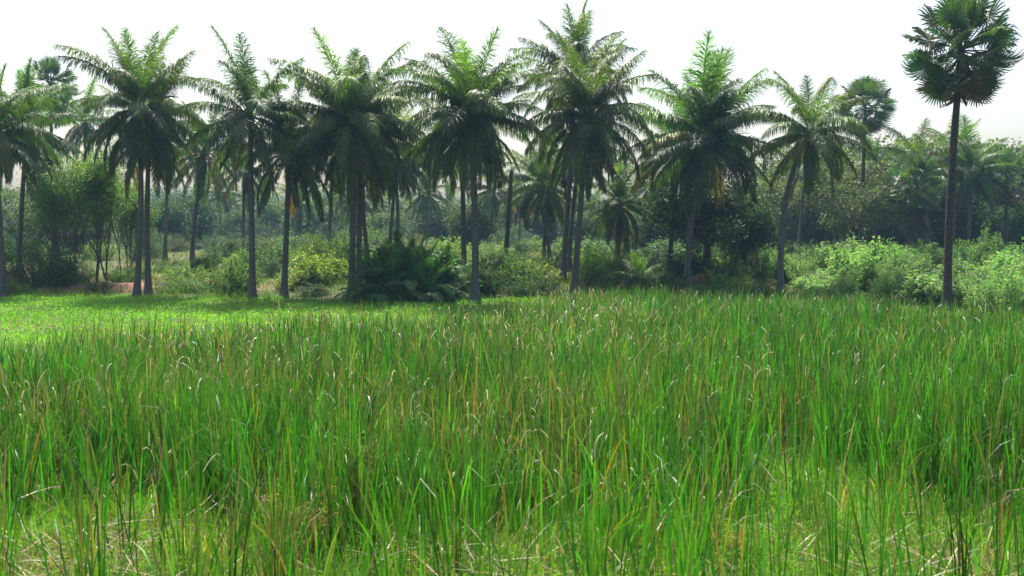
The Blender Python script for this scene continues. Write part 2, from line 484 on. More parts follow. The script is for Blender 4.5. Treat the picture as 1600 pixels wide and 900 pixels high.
# ------------------------------------------------------------------ broadleaf trees
def tree_meshes(seed, H, spread, trunk_frac, r, levels, kids, leaf, asp, per, sig, flat, nstem=1, up=.5, tilt=.5, dark=.2):
    rng = np.random.default_rng(seed)
    wood = Bag(); tips = []
    def branch(p, d, ln, rad, lv):
        k = 5; pts = [np.array(p)]
        dd = np.array(d, float)
        for i in range(k - 1):
            dd = dd + rng.normal(0, .13, 3) + np.array([0, 0, .05 if lv else 0.0]); dd /= np.linalg.norm(dd)
            pts.append(pts[-1] + dd * ln / (k - 1))
        V, Q = tube(np.array(pts), np.linspace(rad, rad * .55, k), 7 if lv == 0 else 5 if lv == 1 else 4)
        wood.add(V, Q)
        if lv == levels:
            tips.extend(pts[1:]); return
        if lv == levels - 1: tips.append(pts[-1])
        n = kids[lv] + int(rng.integers(0, 2))
        a0 = rng.uniform(0, 6.28)
        for i in range(n):
            t = 1 - .55 * (i / max(1, n)) if lv else 1 - .5 * (i / n)
            q = pts[0] + (np.array(pts[-1]) - pts[0]) * t
            idx = min(k - 1, int(round(t * (k - 1)))); q = pts[idx]
            az = a0 + i * 2.4
            sd = np.array([np.cos(az), np.sin(az), 0])
            nd_ = dd * (1 - tilt) + sd * tilt * spread + np.array([0, 0, up * .4]); nd_ /= np.linalg.norm(nd_)
            branch(q, nd_, ln * rng.uniform(.55, .8), rad * .55, lv + 1)
    for s in range(nstem):
        d = np.array([rng.normal(0, .12 + .12 * (nstem > 1)), rng.normal(0, .12 + .12 * (nstem > 1)), 1.]); d /= np.linalg.norm(d)
        o = rng.normal(0, .35 * (nstem > 1), 2)
        branch([o[0], o[1], -.2], d, H * trunk_frac * rng.uniform(.85, 1.1), r, 0)
    T = np.array(tips)
    sc_ = H / (T[:, 2].max() + sig * .7)
    n = len(T) * per
    P = np.repeat(T, per, 0) + np.clip(rng.normal(size=(n, 3)), -1.5, 1.5) * sig * np.array([1, 1, flat])
    cl = np.repeat(np.clip(1 + rng.normal(0, dark, (len(T), 1)), .5, 1.6), per, 0)
    P[:, 2] = np.maximum(P[:, 2], .2)
    V, Q = leaves(rng, P, leaf * rng.uniform(.6, 1.3, n), asp, None, up=up)
    c = np.clip(cl * (1 + rng.normal(0, .18, (n, 1))), .35, 1.9) * np.ones((n, 3))
    yl = rng.random(n) < .04; c[yl] *= np.array([2.2, 1.3, .7])
    lf = Bag(); lf.add(V, Q, np.repeat(c, 4, 0))
    crown = lf.mesh('crown', M_LEAF); crown['top'] = float(np.percentile(P[:, 2], 98.5))
    return wood.mesh('trunk', M_WOOD), crown

TREE = {
    'feather': [tree_meshes(30 + i, 9, .8, .36, .07, 3, (5, 4, 3), .17, .42, 11, .48, .16, nstem=4, up=.9, tilt=.36) for i in range(3)],
    'wide': [tree_meshes(41, 7, 1.3, .32, .24, 3, (5, 4, 4), .20, .5, 18, .42, .7, tilt=.62)],
    'forest': [tree_meshes(50 + i, 10, 1.15, .17, .2, 3, (5, 4, 3), .20, .5, 46, .9, .8, tilt=.55) for i in range(5)],
    'open': [tree_meshes(60 + i, 9, 1.1, .36, .14, 3, (4, 3, 3), .24, .5, 11, .5, .6, tilt=.55, nstem=2) for i in range(2)],
}
TREE_H = {'feather': 9, 'wide': 7, 'forest': 10, 'open': 9}
TR_N = {'c': 0}
def tree(px, D, top_py, kind, col, label, group=None, sxy=1.0, var=None, name='tree'):
    TR_N['c'] += 1; rng = random.Random(TR_N['c'] * 7 + 1)
    x = PX(px, D); z = float(hgt(x, D))
    H = PZ(top_py, D) - z
    wood, lf = TREE[kind][var] if var is not None else rng.choice(TREE[kind])
    zmax = lf['top']
    s = H / zmax
    r = link(name, None, label=label, cat='tree', group=group, loc=(x, D, z), rot=(0, 0, rng.uniform(0, 6.28)), scale=(s * sxy, s * sxy, s))
    link('trunk', wood, r)
    v = rng.uniform(.9, 1.12)
    link('crown', lf, r, color=tuple(q * v for q in col))
    return r

# landmarks across the view, for labels
ZONES = [(15, 'palm cut by the picture edge'), (75, 'yellowing coconut palm'), (145, 'feathery tree by the dark thicket'), (200, 'tallest feathery tree'), (245, 'touching pair of palms'),
         (285, 'slim palm behind the pair'), (335, 'short leaning palm'), (385, 'leafy round bush'), (425, 'straight slender palm'), (475, 'low shaggy palm'), (530, 'broad sunlit bush'), (600, 'fullest palm'),
         (650, 'date palm thicket'), (700, 'hazy lone palm'), (760, 'pale straight trunk'), (815, 'bare dead pole'), (868, 'orange dead fronds'), (920, 'tallest palm'), (985, 'mop palm'), (1035, 'upright seedling palm'),
         (1090, 'widest palm'), (1150, 'dark spreading tree'), (1200, 'dark rounded tree'), (1240, 'curved palm'), (1300, 'curved palm crown'), (1365, 'tall thin fan palm'),
         (1405, 'tangled half bare tree'), (1460, 'shaggy fan palm'), (1500, 'big fan palm trunk'), (1540, 'slim palm past the big trunk'), (1590, 'pale drooping fan palm'), (9999, 'picture edge past the fan palms')]
def zone(px):
    return next(z for lim, z in ZONES if px < lim)

# ================================================================== THE PALMS
cp = coconut_palm
cp(4, 66, -4, 205, 'coconut palm cut by the picture edge, beside the dark leafy thicket', L=5.0, n=34, seed=1, yellow=.12)
cp(28, 76, 48, 205, 'coconut palm with yellowing lower fronds rising from the dark leafy thicket', L=5.2, n=32, seed=2, yellow=.14)
cp(135, 112, 138, 190, 'thin coconut palm rising behind the feathery trees', L=5.0, n=22, seed=3)
cp(212, 66, 222, 168, 'tall full coconut palm by the bare soil bank, front one of a touching pair', L=5.3, n=36, bow=.25, seed=4, yellow=.1)
cp(231, 69, 238, 205, 'straight coconut palm with the second trunk of the pair beside the bare soil bank', L=4.9, n=28, bow=-.1, seed=5)
cp(258, 108, 268, 228, 'slim coconut palm behind the touching pair of palms', L=4.8, n=20, seed=6, yellow=.1)
cp(300, 88, 324, 240, 'short leaning coconut palm with drooping fronds over the brown soil patch', L=4.9, n=24, bow=-.15, seed=7, power=.75, yellow=.1)
cp(380, 108, 384, 262, 'low coconut palm half hidden behind the straight slender palm', L=5.0, n=24, seed=8, power=.75)
cp(394, 64, 394, 180, 'straight slender coconut palm with a sparse crown beside the leafy roadside bush', L=5.1, n=24, seed=9, yellow=.14, elo=-52)
cp(443, 66, 454, 235, 'coconut palm with a low shaggy crown between the slender and the fullest palm', L=4.9, n=30, bow=.05, seed=10, power=.8)
cp(548, 66, 551, 190, 'fullest coconut palm of the row, with a bright yellow green top', L=5.7, n=50, bow=.12, seed=11, yellow=.1, r=.225)
cp(560, 69, 566, 215, 'coconut palm whose trunk nearly touches the fullest palm', L=5.0, n=26, seed=12)
cp(578, 84, 572, 232, 'dark leaning coconut palm beside the feathery date palm thicket', L=5.0, n=28, bow=-.4, seed=13)
cp(514, 104, 522, 235, 'coconut palm standing behind the fullest palm of the row', L=5.2, n=26, seed=14)
cp(618, 98, 614, 238, 'coconut palm with a heavy drooping crown behind the date palm thicket', L=5.8, n=34, bow=.35, seed=15, power=.75)
cp(608, 102, 622, 250, 'vine covered coconut palm next to the heavy drooping crown', L=5.0, n=22, seed=16, power=.8)
cp(742, 61, 736, 180, 'thick coconut palm with a pale straight trunk standing out in front of the row', L=5.3, n=48, bow=.1, seed=17, r=.235)
cp(725, 80, 722, 215, 'coconut palm with a dark trunk close behind the pale straight trunk', L=5.4, n=34, seed=18, r=.235)
cp(897, 67, 916, 180, 'wide coconut palm with a pale curved trunk beside the tallest palm', L=5.6, n=44, bow=.1, seed=19, yellow=.06, r=.225)
cp(879, 77, 896, 118, 'tallest coconut palm, its top above all other crowns of the row', L=5.4, n=36, bow=.2, seed=20, r=.22)
cp(888, 84, 905, 235, 'coconut palm hidden under the crown of the tallest palm', L=4.8, n=22, seed=21)
cp(849, 94, 856, 292, 'low coconut palm with two orange dead fronds under the tallest palm', L=4.6, n=24, seed=22, power=.6, dead=.55, yellow=.3)
cp(860, 98, 838, 285, 'low coconut palm crossing behind the one with orange fronds', L=4.8, n=22, seed=23, power=.65, yellow=.12)
cp(966, 88, 968, 318, 'short coconut palm with a mop of drooping dark fronds above a seedling palm', L=4.3, n=28, seed=24, power=.5, elo=-64)
cp(1075, 71, 1102, 218, 'widest coconut palm, its long fronds hanging low over a curved trunk', L=6.2, n=50, bow=-.25, seed=25, r=.235)
cp(1046, 80, 1058, 240, 'coconut palm whose trunk stands just behind the widest palm', L=5.2, n=26, seed=26)
cp(1221, 66, 1262, 208, 'curved coconut palm with an open crown between the widest palm and the fan palms', L=4.5, n=28, bow=-.1, seed=27, yellow=.05, dead=0, lexp=3.2, elo=-50, r=.21)
cp(1247, 108, 1258, 255, 'thin coconut palm trunk seen behind the curved palm', L=4.6, n=18, seed=28, power=.8)
cp(1434, 104, 1432, 252, 'coconut palm with upright fronds behind the shaggy fan palm', L=5.0, n=24, seed=29)
cp(1488, 112, 1490, 245, 'coconut palm directly behind the trunk of the big fan palm', L=5.0, n=26, seed=30)
cp(1512, 106, 1516, 268, 'slim coconut palm next to the big fan palm trunk, among far trees', L=5.2, n=28, seed=31)
cp(1368, 118, 1366, 262, 'coconut palm half hidden behind the tall thin fan palm', L=4.8, n=22, seed=32)
# hazy palms far behind
for i, (px, D, cx, cy, n) in enumerate([(667, 150, 668, 302, 26), (471, 165, 472, 318, 22), (345, 170, 346, 300, 18), (360, 200, 362, 322, 16), (412, 185, 414, 318, 16),
                                        (535, 160, 536, 300, 20), (556, 140, 557, 300, 22), (588, 175, 586, 318, 16), (700, 190, 702, 318, 16), (768, 132, 770, 296, 24),
                                        (812, 150, 812, 306, 22), (985, 170, 988, 315, 18), (1012, 130, 1016, 290, 20), (640, 200, 640, 325, 14), (925, 190, 926, 322, 16), (75, 150, 76, 275, 18)]):
    far = 'faint hazy coconut palm far off near the ' + zone(px)
    lab = {0: 'hazy blue coconut palm standing alone in the gap beside the date palm thicket', 1: 'hazy blue palm with hanging fronds in the gap beside the low shaggy crown'}.get(i, far)
    cp(px, D, cx, cy, lab, L=5.0, n=n, seed=60 + i, power=.65, r=.16, nuts=0, group='hazy coconut palms far behind')

# dead pole
def dead_pole():
    D = 92; x = PX(789, D); z = float(hgt(x, D))
    r = link('dead_palm', None, label='bare dead palm trunk without a crown standing like a pole', cat='dead palm', loc=(x, D, z))
    H = PZ(262, D) - z; t = np.linspace(0, 1, 14)
    P = np.stack([PX(799, D) * 0 + (PX(799, D) - x) * t, 0 * t, H * t - .3], -1)
    V, Q = tube(np.concatenate([P, P[-1:] + [[0, 0, .02]]]), np.concatenate([np.linspace(.24, .19, 14), [.02]]), 10)
    link('trunk', quad_mesh('trunk', V, Q, M_FTRUNK, smooth=True), r)
    V, Q = tube(np.array([[0.6, 0, H - .35], [.62, .02, H - .1], [.7, 0, H + .1]]), [.1, .07, .01], 6)
    link('broken_stub', quad_mesh('broken_stub', V - np.array([.02, 0, .15]), Q, M_FTRUNK), r)
dead_pole()

# fan palms
fan_palm(1482, 54, 1494, 78, 'big dark fan palm with a tall black trunk beside the pale green bushes', R_=2.9, n=64, seed=1, r=.23, bow=-.12, gcol=(.045, .09, .032))
fan_palm(1345, 106, 1347, 165, 'tall thin fan palm with a round open crown against the sky', R_=3.2, n=46, seed=2, r=.22, gcol=(.05, .09, .03))
fan_palm(1570, 108, 1570, 275, 'fan palm with a pale drooping crown near the picture edge, among far trees', R_=2.9, n=36, seed=3, r=.2, gcol=(.06, .10, .035), deadfrac=.3)
fan_palm(84, 108, 86, 135, 'fan palm with a dark round head rising behind the yellowing coconut palm', R_=3.1, n=40, seed=4, r=.225)
def shaggy():
    r = fan_palm(1440, 96, 1428, 285, 'shaggy fan palm wrapped in a skirt of dead hanging leaves', R_=2.9, n=40, seed=5, r=.22, gcol=(.06, .11, .03), deadfrac=.12)
    rng = random.Random(9)
    top = PZ(285, 96) - r.location.z
    for i in range(46):
        t = rng.random(); a = rng.uniform(0, 6.28)
        m = Matrix.Rotation(a, 4, 'Z') @ Matrix.Rotation(R(rng.uniform(66, 86)), 4, 'Y') @ Matrix.Rotation(rng.uniform(-1.4, 1.4), 4, 'X')
        k = (.13, .10, .065) if rng.random() < .6 else (.06, .07, .035)
        link('dead_leaf', rng.choice(FAN_LOW), r, loc=(-.74 * (1 - t * .6), 0, top * (.38 + .55 * t)), rot=m.to_euler(), scale=rng.uniform(.8, 1.15), color=k)
shaggy()

# palm seedlings
def seedling(px, D, size, n, label, seed, elo=25):
    rng = random.Random(seed); x = PX(px, D); z = float(hgt(x, D))
    r = link('palm_seedling', None, label=label, cat='palm seedling', group='palm seedlings', loc=(x, D, z))
    V, Q = tube(np.array([[0, 0, -.1], [0, 0, .15], [0, 0, .35]]), [.09, .08, .03], 7)
    link('stem', quad_mesh('stem', V, Q, M_TRUNK, smooth=True), r)
    a = rng.uniform(0, 6)
    for i in range(n):
        e = 85 - (85 - elo) * (i + .3) / n
        k = int(np.argmin([abs(e - q) for q in ELEV])); a += 2.4 + rng.uniform(-.4, .4)
        c = lerp((.13, .25, .03), (.08, .16, .03), rng.random())
        if i == n - 1: c = (.2, .15, .08)
        link('frond', rng.choice(FROND[k]), r, loc=(0, 0, .2), rot=(0, 0, a), scale=size / 5.2 * rng.uniform(.85, 1.1), color=c)
seedling(1000, 74, 2.5, 8, 'young palm seedling with a bright upright frond below the mop palm', 3)
seedling(1122, 66, 2.0, 6, 'small palm seedling with bent leaves at the brown earth heap', 5)
seedling(928, 72, 1.9, 9, 'bushy palm seedling beside the pale curved trunk', 8)

# date palm thicket
def date_palm():
    D = 63; x = PX(640, D); z = float(hgt(x, D))
    r = link('date_palm', None, label='dense dark wild date palm thicket with feathery arching leaves between two trunks', cat='date palm', loc=(x, D, z), scale=1.22)
    rng = random.Random(4)
    V, Q = tube(np.array([[0, 0, -.2], [0, 0, .5], [.05, 0, 1.0]]), [.3, .28, .12], 9)
    link('stem', quad_mesh('stem', V, Q, M_FTRUNK, smooth=True), r)
    DF = [[frond_mesh(700 + i * 5 + k, 2.7, e, bd, hg, .6, .8, .75) for k in range(3)] for i, (e, bd, hg) in enumerate(((85, 30, .15), (68, 50, .3), (50, 65, .4), (32, 70, .5), (14, 60, .6)))]
    for j in range(13):
        q = 2.3 * math.sqrt((j + .2) / 13); an = j * 2.4
        bx, by, bz = q * math.cos(an), q * math.sin(an) * .7, max(.1, 1.3 - q * .55) * rng.uniform(.5, 1.1)
        for i in range(15):
            v = rng.uniform(.65, 1.35); k = min(4, int(i / 3.0))
            link('frond', rng.choice(DF[k]), r, loc=(bx, by, bz), rot=(rng.uniform(-.1, .1), 0, i * 2.4 + rng.uniform(-.4, .4)), scale=rng.uniform(.7, 1.1), color=(.042 * v, .115 * v, .024 * v))
date_palm()

# ================================================================== TREES
FT = 'feathery trees beside the bare soil bank'
tree(112, 76, 252, 'feather', (.115, .20, .04), 'feathery light green tree nearest the dark leafy thicket', FT, .75, 0)
tree(165, 75, 234, 'feather', (.11, .195, .04), 'tallest feathery thin stemmed tree on the bare soil bank', FT, .8, 1)
tree(195, 80, 262, 'feather', (.10, .18, .04), 'smaller feathery tree close to the touching pair of palms', FT, .7, 2)
tree(88, 82, 300, 'open', (.055, .09, .03), 'dark loose tree between the yellowing palm and the feathery trees', None, .9, 0)
tree(1108, 78, 292, 'wide', (.035, .065, .025), 'dark spreading broadleaf tree behind the widest palm', None, 1.15)
tree(1165, 84, 305, 'forest', (.035, .062, .024), 'dark rounded tree between the widest and the curved palm', None, .75, 1)
tree(1338, 100, 285, 'open', (.06, .085, .03), 'tangled half bare tree at the foot of the tall thin fan palm', None, 1.25, 1)
tree(1310, 112, 250, 'open', (.085, .10, .035), 'thin yellowish tree behind the curved palm and the tall fan palm', None, 1.0, 0)
tree(28, 108, 296, 'open', (.06, .10, .03), 'loose leafy tree screening the grey concrete house', None, 1.2, 1)
FOR = 'woodland trees behind the pale green bushes'
for i, (px, D, ty, c, s) in enumerate([
        (1205, 135, 285, 0, 1.0), (1240, 150, 262, 1, 1.0), (1275, 128, 290, 0, .9), (1300, 145, 240, 1, 1.1), (1375, 135, 250, 1, 1.1), (1400, 122, 262, 2, 1.0),
        (1395, 150, 232, 1, 1.0), (1455, 125, 265, 2, 1.0), (1470, 150, 250, 1, 1.0), (1540, 140, 238, 1, 1.05), (1530, 120, 300, 2, .9), (1580, 128, 262, 2, 1.1), (1610, 118, 285, 2, 1.0),
        (1600, 150, 236, 1, 1.1), (1650, 125, 262, 2, 1.1), (1560, 116, 325, 2, .8)]):
    col = [(.085, .10, .035), (.06, .09, .03), (.045, .075, .027)][c]
    tree(px, D, ty, 'forest', col, '%s %s behind the %s' % (['pale yellowish', 'mid green', 'dark green'][c], 'hazy woodland tree' if D > 130 else 'woodland tree', zone(px)), FOR, s)
HZ = 'hazy far trees between the palm trunks'
rr = random.Random(77)
for i in range(24):
    px = -30 + i * 51 + rr.uniform(-22, 22)
    if i % 3 == 1: continue
    tree(px, rr.uniform(118, 190), rr.uniform(298, 352), 'forest', rr.choice([(.035, .062, .026), (.04, .07, .028), (.055, .075, .03)]), 'green middle distance tree filling the gap behind the ' + zone(px), HZ, rr.uniform(.85, 1.4))
for i in range(26):
    px = -60 + i * 51 + rr.uniform(-18, 18)
    tree(px, rr.uniform(340, 460), rr.uniform(298, 322), 'forest', (.055, .085, .032), 'faintest pale tree on the skyline far beyond the ' + zone(px), HZ, rr.uniform(1.3, 1.8))
for i, (px, D, ty) in enumerate([(-40, 150, 300), (20, 190, 300), (110, 190, 300), (235, 160, 335), (262, 190, 318), (300, 175, 330), (335, 210, 315), (375, 180, 330), (425, 190, 325), (455, 210, 318),
                                 (500, 180, 325), (530, 200, 310), (575, 210, 318), (600, 165, 335), (640, 215, 325), (690, 190, 338), (735, 205, 325), (775, 200, 325), (830, 180, 330), (870, 200, 318),
                                 (915, 170, 335), (950, 195, 320), (995, 185, 325), (1030, 165, 318), (1080, 170, 310), (1130, 180, 300), (1175, 170, 300)]):
    tree(px, D, ty, 'forest', (.055, .085, .032) if i % 3 else (.085, .095, .035), ('bluish' if i % 3 else 'yellowish') + ' hazy tree far behind the ' + zone(px), HZ, rr.uniform(1.0, 1.5))

# ================================================================== SHRUBS
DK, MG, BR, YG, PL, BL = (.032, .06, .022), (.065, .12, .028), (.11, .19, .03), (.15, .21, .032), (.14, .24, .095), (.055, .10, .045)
S = shrub
S(60, 74, 4.2, 4.2, 'fine', DK, 'dark dense bush under the yellowing coconut palm')
S(15, 72, 3.5, 3.2, 'fine', DK, 'dark dense bush at the trunk of the palm cut by the picture edge')
S(98, 73, 3.2, 3.6, 'broad', MG, 'mid green bush before the feathery trees, sunlit on top')
S(125, 78, 3.0, 2.6, 'fine', DK, 'dark scrub low behind the feathery tree stems')
S(8, 67, 2.6, 1.5, 'grassy', MG, 'clump of tall soft grass at the picture edge below the dark bush', name='grass_clump')
S(150, 71.5, 2.4, 1.3, 'fine', MG, 'low twiggy plant at the foot of the soil bank')
S(190, 76, 2.2, 1.6, 'tall', BR, 'light green sapling beside the touching pair of palms')
S(265, 76, 3.2, 1.6, 'broad', BR, 'low leafy weed patch between the palm pair and the leaning palm')
S(312, 86, 2.4, 1.7, 'broad', MG, 'round green bush at the foot of the leaning palm')
S(283, 71, 4.6, 1.3, 'grassy', MG, 'dense soft grass mound in shade below the leaning palm', name='grass_clump')
S(345, 70, 3.0, 2.2, 'broad', BR, 'light leafy bush next to the straight slender palm')
S(372, 68, 3.4, 3.0, 'broad', MG, 'leafy round bush with dark hollows beside the straight slender palm')
S(350, 100, 4.4, 3.0, 'broad', BL, 'bluish bush beside the small far clearing')
S(390, 98, 4.0, 3.4, 'fine', BL, 'bluish bush behind the straight slender palm trunk')
S(425, 84, 3.6, 2.8, 'broad', MG, 'mid green bush between the slender and the low shaggy palm')
S(455, 72, 3.0, 1.7, 'broad', YG, 'yellow green low bush at the low shaggy palm')
S(497, 74, 4.6, 3.0, 'broad', YG, 'broad sunlit yellow green bush before the fullest palm')
S(500, 84, 3.4, 4.2, 'fine', YG, 'tall feathery yellow green bush behind the broad sunlit bush')
S(525, 78, 3.0, 2.6, 'broad', BR, 'bright bush touching the trunk of the fullest palm')
S(535, 86, 3.2, 3.6, 'broad', MG, 'mid green bush behind the fullest palm trunk')
S(490, 68.5, 2.2, 1.1, 'tall', DK, 'small dark spiky plant in front of the sunlit bush')
S(470, 96, 3.6, 2.4, 'broad', BR, 'small bright bush under the hazy blue palm')
S(590, 70, 3.0, 2.4, 'fine', DK, 'dark bush squeezed between the fullest palm and date palm thicket')
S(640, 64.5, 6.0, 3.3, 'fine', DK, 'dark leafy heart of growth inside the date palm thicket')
S(605, 63.5, 3.2, 2.0, 'fine', DK, 'dark low foot of bush before the date palm thicket')
S(668, 64, 3.4, 2.6, 'fine', DK, 'dark bush on the open side of the date palm thicket')
S(700, 70, 3.6, 3.6, 'broad', DK, 'dark bush between date palm thicket and pale straight trunk')
S(725, 66, 3.2, 3.0, 'broad', DK, 'dark bush just behind the pale straight trunk')
S(758, 67, 2.6, 2.8, 'broad', DK, 'dark bush growing out beside the pale straight trunk')
S(690, 84, 4.2, 2.6, 'broad', MG, 'mid green bush in the gap behind the date palm thicket')
S(785, 72, 3.4, 2.0, 'fine', MG, 'dry brownish green scrub under the bare pole', )
S(815, 70, 4.2, 2.9, 'broad', MG, 'rounded shaded bush under the bare dead pole')
S(836, 76, 3.4, 2.6, 'broad', YG, 'sunlit yellow green bush under the orange dead fronds')
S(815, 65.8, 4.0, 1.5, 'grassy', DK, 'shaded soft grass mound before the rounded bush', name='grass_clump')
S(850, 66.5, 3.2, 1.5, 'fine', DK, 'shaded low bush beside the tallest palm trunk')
S(790, 92, 4.0, 2.0, 'broad', BR, 'light bush in the hazy gap at the foot of the bare pole')
S(930, 72, 2.8, 2.4, 'broad', MG, 'green leafy bush beside the pale curved trunk')
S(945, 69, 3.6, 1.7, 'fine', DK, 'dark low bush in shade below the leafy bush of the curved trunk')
S(985, 70, 3.4, 1.8, 'broad', DK, 'dark bush at the foot of the upright seedling palm')
S(1020, 71, 3.6, 2.0, 'fine', MG, 'mid green bush between upright seedling palm and widest palm')
S(960, 84, 3.4, 1.6, 'broad', YG, 'light bush under the mop palm')
S(1045, 70, 3.0, 1.8, 'broad', DK, 'dark bush before the second trunk behind the widest palm')
S(1100, 67, 2.6, 1.2, 'fine', MG, 'low scrub in front of the brown earth heap')
S(1140, 72, 3.2, 2.6, 'broad', MG, 'leafy bush under the dark spreading tree')
S(1160, 69, 2.8, 1.7, 'fine', YG, 'yellowish scrub beside the bent seedling palm')
S(1090, 80, 3.0, 2.6, 'broad', BR, 'light green saplings at the trunk of the dark spreading tree')
S(1185, 76, 2.4, 3.0, 'fine', BL, 'bluish rounded bush before the dark rounded tree')
S(1190, 67, 2.8, 1.3, 'grassy', MG, 'soft grass mound beside the curved palm', name='grass_clump')
S(1232, 66, 2.4, 1.1, 'fine', YG, 'small dry weed clump at the foot of the curved palm')
S(1303, 74, 2.2, 3.6, 'fine', BL, 'narrow dark bluish bush standing up among the pale green bushes')
S(1290, 60, 3.4, 1.2, 'grassy', MG, 'shaded soft grass mound before the pale green bushes', name='grass_clump')
S(1350, 57, 3.2, 1.1, 'grassy', MG, 'fringe of soft grass at the reed edge before the pale bushes', name='grass_clump')
US = 'mixed shrubs of the understory'
r3 = random.Random(41)
for i in range(30):
    px = 232 + i * 32.5 + r3.uniform(-10, 10); D = r3.uniform(73, 94)
    kc = r3.choice([(MG, 'mid green'), (BR, 'bright green'), (YG, 'yellow green'), (DK, 'dark green'), (BL, 'bluish green')])
    S(px, D, r3.uniform(2.4, 4.2), r3.uniform(1.4, 3.0), r3.choice(['broad', 'broad', 'fine', 'tall']), kc[0], '%s understory shrub %s the %s' % (kc[1], 'close to' if D < 83 else 'some way behind', zone(px)), US)
GB = 'pale green bushes around the big fan palm'
rr2 = random.Random(8)
bushes = [(1205, 78, 2.6, 2.4), (1228, 74, 2.6, 2.6), (1255, 72, 3.0, 3.2), (1275, 68, 3.0, 2.4), (1262, 82, 3.2, 2.9), (1300, 80, 3.0, 2.8), (1320, 70, 3.0, 2.9), (1335, 65, 3.0, 2.6), (1318, 62, 2.6, 2.0),
          (1345, 78, 3.2, 3.0), (1368, 64, 3.0, 2.7), (1360, 72, 3.0, 3.0), (1385, 60, 2.8, 2.3), (1390, 75, 3.2, 3.0), (1405, 66, 3.0, 2.7), (1425, 60, 2.8, 2.4), (1420, 78, 3.2, 2.6), (1445, 66, 3.0, 2.6), (1455, 58, 2.6, 2.2),
          (1455, 84, 3.0, 2.6), (1510, 57, 2.6, 2.2), (1500, 64, 2.8, 2.4), (1515, 72, 3.0, 2.8), (1530, 61, 2.8, 2.4), (1545, 54, 2.6, 2.3), (1540, 78, 2.8, 3.6), (1560, 66, 2.8, 2.5), (1572, 58, 2.8, 2.8), (1585, 72, 3.0, 3.0),
          (1592, 53, 2.6, 2.5), (1610, 62, 3.0, 3.0), (1615, 56, 2.8, 2.7), (1640, 60, 3.0, 3.0), (1635, 52, 2.8, 2.4), (1670, 56, 3.0, 2.8), (1490, 92, 3.4, 2.4), (1570, 90, 3.6, 2.8), (1410, 92, 3.4, 2.2), (1330, 94, 3.6, 2.4)]
for i, (px, D, W, H) in enumerate(bushes):
    k = 1 if i % 3 == 1 else 0
    row = 'front' if D < 59 else 'second' if D < 67 else 'third' if D < 76 else 'rear'
    S(px, D, W * rr2.uniform(.75, 1.15), H * rr2.uniform(.75, 1.15), 'tall', PL if not k else (.085, .17, .045), '%s bush in the %s row before the %s' % ('pale green' if not k else 'deeper green', row, zone(px)), GB)
rr = random.Random(5)
for i in range(46):      # tall scrub closing the view
    px = -80 + i * 37 + rr.uniform(-14, 14); D = rr.uniform(150, 215)
    S(px, D, rr.uniform(7.5, 11), rr.uniform(4.0, 6.5), rr.choice(['broad', 'fine', 'fine']), rr.choice([MG, BL, DK, (.07, .10, .035)]),
      'tall hazy scrub bush far behind the ' + zone(px), 'hazy bushes on the grove floor')
for i in range(34):      # scrub deeper in the grove
    px = -60 + i * 39 + rr.uniform(-14, 14); D = rr.uniform(104, 150)
    S(px, D, rr.uniform(4, 6.5), rr.uniform(2.2, 3.8), rr.choice(['broad', 'broad', 'fine']), rr.choice([MG, BL, BR, (.10, .12, .04)]),
      'low hazy bush on the grove floor behind the ' + zone(px), 'hazy bushes on the grove floor')

# ================================================================== BUILDINGS
def building(px, D, W, H, dep, nwin, floors, label, name='house'):
    x = PX(px, D); z = float(hgt(x, D))
    r = link(name, None, label=label, cat='building', loc=(x, D, z))
    def box(nm, x0, x1, y0, y1, z0, z1, mat, par=r):
        V = np.array([[a, b, c] for c in (z0, z1) for b in (y0, y1) for a in (x0, x1)], float)
        Q = [[0, 2, 3, 1], [4, 5, 7, 6], [0, 1, 5, 4], [2, 6, 7, 3], [0, 4, 6, 2], [1, 3, 7, 5]]
        return link(nm, quad_mesh(nm, V, Q, mat), par)
    box('wall', -W / 2, W / 2, 0, dep, -.5, H, M_CONC)
    box('roof', -W / 2 - .4, W / 2 + .4, -.5, dep + .4, H, H + .22, M_CONC)
    fh = H / floors
    for f in range(floors):
        if f: box('ledge', -W / 2 - .2, W / 2 + .2, -.45, -.003, f * fh - .1, f * fh + .08, M_CONC)
        for i in range(nwin):
            cx = -W / 2 + (i + .5) * W / nwin
            wdw = box('window', cx - .6, cx + .6, -.06, -.004, f * fh + .9, f * fh + 2.2, M_CONC)
            box('pane', cx - .5, cx + .5, -.075, -.062, f * fh + 1.0, f * fh + 2.1, M_DARK, wdw)
building(45, 128, 9, 7.2, 8, 4, 2, 'grey two storey concrete house glimpsed behind the yellowing coconut palm')
building(695, 235, 16, 6.5, 8, 6, 2, 'faint pale house far off beyond the hazy lone palm')
building(922, 225, 9, 6.0, 8, 3, 2, 'faint pale house far off beside the pale curved trunk')

# ================================================================== STUFF: weeds, reeds, undergrowth
def scatter(rng, n, y0, y1, dens=None, mx=1.1, pad=3.0):
    """random ground points in the wedge in front of the camera, even per square metre"""
    y = np.sqrt(rng.uniform(y0 ** 2, y1 ** 2, n))
    x = rng.uniform(-1, 1, n) * (y * 800 / F * mx + pad)
    if dens is not None:
        k = rng.random(n) < dens(x, y); x, y = x[k], y[k]
    return x, y

